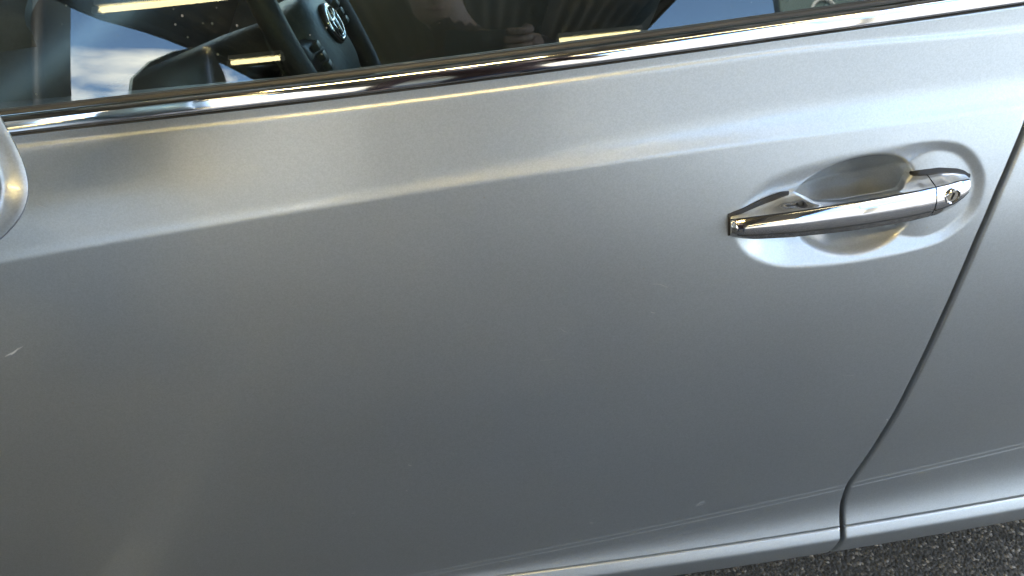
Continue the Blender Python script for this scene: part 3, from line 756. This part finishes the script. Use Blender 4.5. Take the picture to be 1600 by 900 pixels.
# ------------------------------------------------------------------ buff wall added out of view to block the horizon and warm reflections
def make_added_wall():
    b = tag(empty('added_buff_wall', (0, -22.0, 0)), 'long low buff wall added beyond the canopy to shape reflections in the car', 'building')
    bm = bmesh.new(); box(bm, (-34, -8, 0), (22, 0, 4.6)); bm_obj('wall', bm, CREAM, b)
    bm = bmesh.new(); box(bm, (-34.2, -8.2, 4.601), (22.2, .15, 4.8)); bm_obj('roof', bm, STEEL, b)
    for x in (-20, -13.5, -6.5, -1.5, 5.5, 11.5):
        bm = bmesh.new()
        for k in range(12): box(bm, (x - 1.5, -.03, .02 + k * .25), (x + 1.5, .03, .255 + k * .25), .012)
        bm_obj('added_wall_slats', bm, CREAM, b)
make_added_wall()

# ------------------------------------------------------------------ scratches and chips
SCR = [([(-.4664, .7075), (-.4620, .7096), (-.4573, .7113), (-.4510, .7150), (-.4446, .7178)], .0007), ([(-.4600, .7088), (-.4550, .7120), (-.4500, .7162)], .0007),
       ([(.1857, .7208), (.1938, .7197), (.2021, .7148)], .0004), ([(.1858, .6859), (.19, .6845)], .0008), ([(.0906, .676), (.0940, .6722), (.0973, .6709)], .0004),
       ([(.0667, .6364), (.0755, .6362), (.0841, .6357)], .0003), ([(.4175, .5646), (.4250, .5632), (.4324, .561)], .0003),
       ([(.2714, .3345), (.2735, .3390), (.2756, .3426), (.2790, .3432), (.2818, .3425)], .0005), ([(.273, .3356), (.2770, .3368), (.2808, .3367)], .0005),
       ([(-.0933, .4978), (-.0899, .4949)], .0011), ([(.1261, .3311), (.1305, .33)], .0009), ([(-.1027, .4517), (-.1006, .45)], .0008), ([(-.1735, .4188), (-.1695, .4194)], .0007),
       ([(.4985, .4703), (.5010, .4672)], .0014), ([(-.382, .8599), (-.378, .8575), (-.3746, .8558)], .0004)]
for p, wd in SCR: scratch(p, wd * .7)

# ------------------------------------------------------------------ photographer, mirrored in the glass, chrome and paint
def skin_mesh(name, verts, edges, radii, root=0, sub=2):
    me = bpy.data.meshes.new(name); me.from_pydata(verts, edges, []); o = bpy.data.objects.new(name, me); C.objects.link(o)
    sk = o.modifiers.new('skin', 'SKIN'); sk.use_smooth_shade = True
    sb = o.modifiers.new('sub', 'SUBSURF'); sb.levels = sub; sb.render_levels = sub
    for i, v in enumerate(me.skin_vertices[0].data):
        r = radii[i]; v.radius = r if isinstance(r, tuple) else (r, r); v.use_root = (i == root)
    dg = bpy.context.evaluated_depsgraph_get(); dg.update()
    nm = bpy.data.meshes.new_from_object(o.evaluated_get(dg)); bpy.data.objects.remove(o); bpy.data.meshes.remove(me)
    nm.polygons.foreach_set('use_smooth', [True] * len(nm.polygons)); nm.name = name
    return nm
def make_person():
    px = .12
    pv = [(px, -1.25, .84), (px - .02, -1.23, .99), (px - .05, -1.19, 1.15), (px - .09, -1.13, 1.28), (px - .13, -1.07, 1.35),
          (px - .17, -1.02, 1.42), (px - .185, -.995, 1.475), (px - .19, -.985, 1.55)]
    pr = [(.15, .11), (.135, .10), (.155, .11), (.13, .09), (.055, .055), (.066, .075), (.078, .092), (.065, .080)]
    E_ = [(i, i + 1) for i in range(7)]
    def chain(start, pts, rad):
        k = start
        for p, r in zip(pts, rad):
            pv.append(p); pr.append(r); E_.append((k, len(pv) - 1)); k = len(pv) - 1
        return k
    chain(0, [(px - .10, -1.25, .74), (px - .11, -1.08, .46), (px - .12, -1.24, .10), (px - .125, -1.14, .045), (px - .13, -1.05, .035)], [.095, .062, .048, .045, .035])
    chain(0, [(px + .10, -1.25, .74), (px + .11, -1.08, .46), (px + .12, -1.26, .10), (px + .125, -1.16, .045), (px + .13, -1.07, .035)], [.095, .062, .048, .045, .035])
    # right arm (car side +x) raised to the phone
    wr = CAM + rr * .165 - uu * .005 - fwd * .050
    chain(3, [(px + .10, -1.13, 1.28), (px + .22, -1.04, 1.06), tuple(wr - fwd * .02 + rr * .03)], [.062, .046, .032])
    wrist = len(pv) - 1
    chain(wrist, [tuple(CAM + rr * .135 + uu * .028 - fwd * .03)], [(.034, .020)])
    # left arm hangs
    chain(3, [(px - .27, -1.12, 1.26), (px - .34, -1.15, .99), (px - .33, -1.05, .76), (px - .32, -1.025, .69), (px - .315, -1.01, .64)], [.062, .046, .030, (.036, .018), (.030, .014)])
    lh = len(pv) - 1
    for k, (dx_, L) in enumerate(((-.020, .055), (-.007, .062), (.007, .058), (.018, .046))):
        a = pv[lh]; chain(lh, [(a[0] + .004, a[1] + dx_, a[2] - .03), (a[0] + .010, a[1] + dx_ + .006, a[2] - .03 - L * .6)], [.0095, .0085])
    chain(lh - 1, [(pv[lh - 1][0] + .01, pv[lh - 1][1] + .045, pv[lh - 1][2] - .03), (pv[lh - 1][0] + .015, pv[lh - 1][1] + .055, pv[lh - 1][2] - .06)], [.011, .009])
    me = skin_mesh('person', pv, E_, pr)
    for m_ in (SWEATER, SKIN, JEANS, SHOE): me.materials.append(m_)
    for p in me.polygons:
        c = p.center
        i = 0
        if c.z < .09: i = 3
        elif c.z < .86 and c.x > px - .24: i = 2
        elif c.z < .76 and c.x <= px - .24: i = 1
        elif c.z > 1.365 and c.x < px - .06: i = 1
        elif (c - Vector(pv[wrist])).dot(-rr) > .012 and (c - CAM).length < .2: i = 1
        p.material_index = i
    t = bpy.data.objects.new('person', me); C.objects.link(t)
    tag(t, 'person in a brown sweater bending over a phone, mirrored in the car window', 'person')
    # fingers of the raised hand close round the end of the phone
    pc = CAM + rr * .135 + uu * .028 - fwd * .03
    for k, (du, L) in enumerate(((.030, 1.0), (.012, 1.08), (-.006, 1.02), (-.022, .85))):
        b0 = pc + uu * du; q = [b0, b0 + rr * .012 + fwd * .022, b0 - rr * .012 * L + fwd * .040, b0 - rr * .045 * L + fwd * .040]
        fm = skin_mesh('finger', [tuple(v) for v in q], [(0, 1), (1, 2), (2, 3)], [.0105, .0100, .0092, .0080]); fm.materials.append(SKIN)
        fo = bpy.data.objects.new('finger', fm); C.objects.link(fo); fo.parent = t
    q = [pc - uu * .020, pc - uu * .005 - rr * .025 - fwd * .002, pc + uu * .012 - rr * .055 + fwd * .002]
    fm = skin_mesh('thumb', [tuple(v) for v in q], [(0, 1), (1, 2)], [.0125, .0110, .0092]); fm.materials.append(SKIN)
    fo = bpy.data.objects.new('thumb', fm); C.objects.link(fo); fo.parent = t
    # face: nose, eyes, mouth, ears, hair
    hc = Vector((px - .185, -.992, 1.485)); fd = Vector((.12, .80, -.58)).normalized(); sd_ = fd.cross(Vector((0, 0, 1))).normalized(); ud = sd_.cross(fd)
    def blob(name, c, r, sc, m_):
        bm = bmesh.new(); bmesh.ops.create_uvsphere(bm, u_segments=16, v_segments=10, radius=1)
        mm = Matrix((sd_ * sc[0], fd * sc[1], ud * sc[2])).transposed().to_4x4(); mm.translation = c
        for v in bm.verts: v.co = mm @ (v.co * r)
        o = bm_obj(name, bm, m_, t, True); return o
    blob('jaw', hc + fd * .030 - ud * .055, 1, (.058, .058, .060), SKIN)
    blob('nose', hc + fd * .098 - ud * .012, 1, (.014, .018, .026), SKIN)
    for s_ in (-1, 1):
        blob('eye', hc + fd * .082 + sd_ * s_ * .031 + ud * .014, 1, (.013, .010, .009), LAMPB)
        blob('ear', hc + sd_ * s_ * .076 - fd * .005, 1, (.010, .018, .030), SKIN)
    blob('mouth', hc + fd * .086 - ud * .052, 1, (.024, .008, .007), LIPS)
    blob('hair', hc - fd * .018 + ud * .040, 1, (.084, .098, .085), HAIR)
    # phone in the hand, held level behind the lens
    mm = Matrix((rr, uu, -fwd)).transposed().to_4x4(); mm.translation = CAM - fwd * .0075 + rr * .050 + uu * .020
    bm = bmesh.new(); box(bm, (-.080, -.037, -.002), (.080, .037, .006), .0018, seg=3)
    po = bm_obj('phone', bm, PHONE, None, True, 40); po.matrix_world = mm
    tag(po, 'dark phone held level in the hand of the person beside the car', 'phone')
make_person()
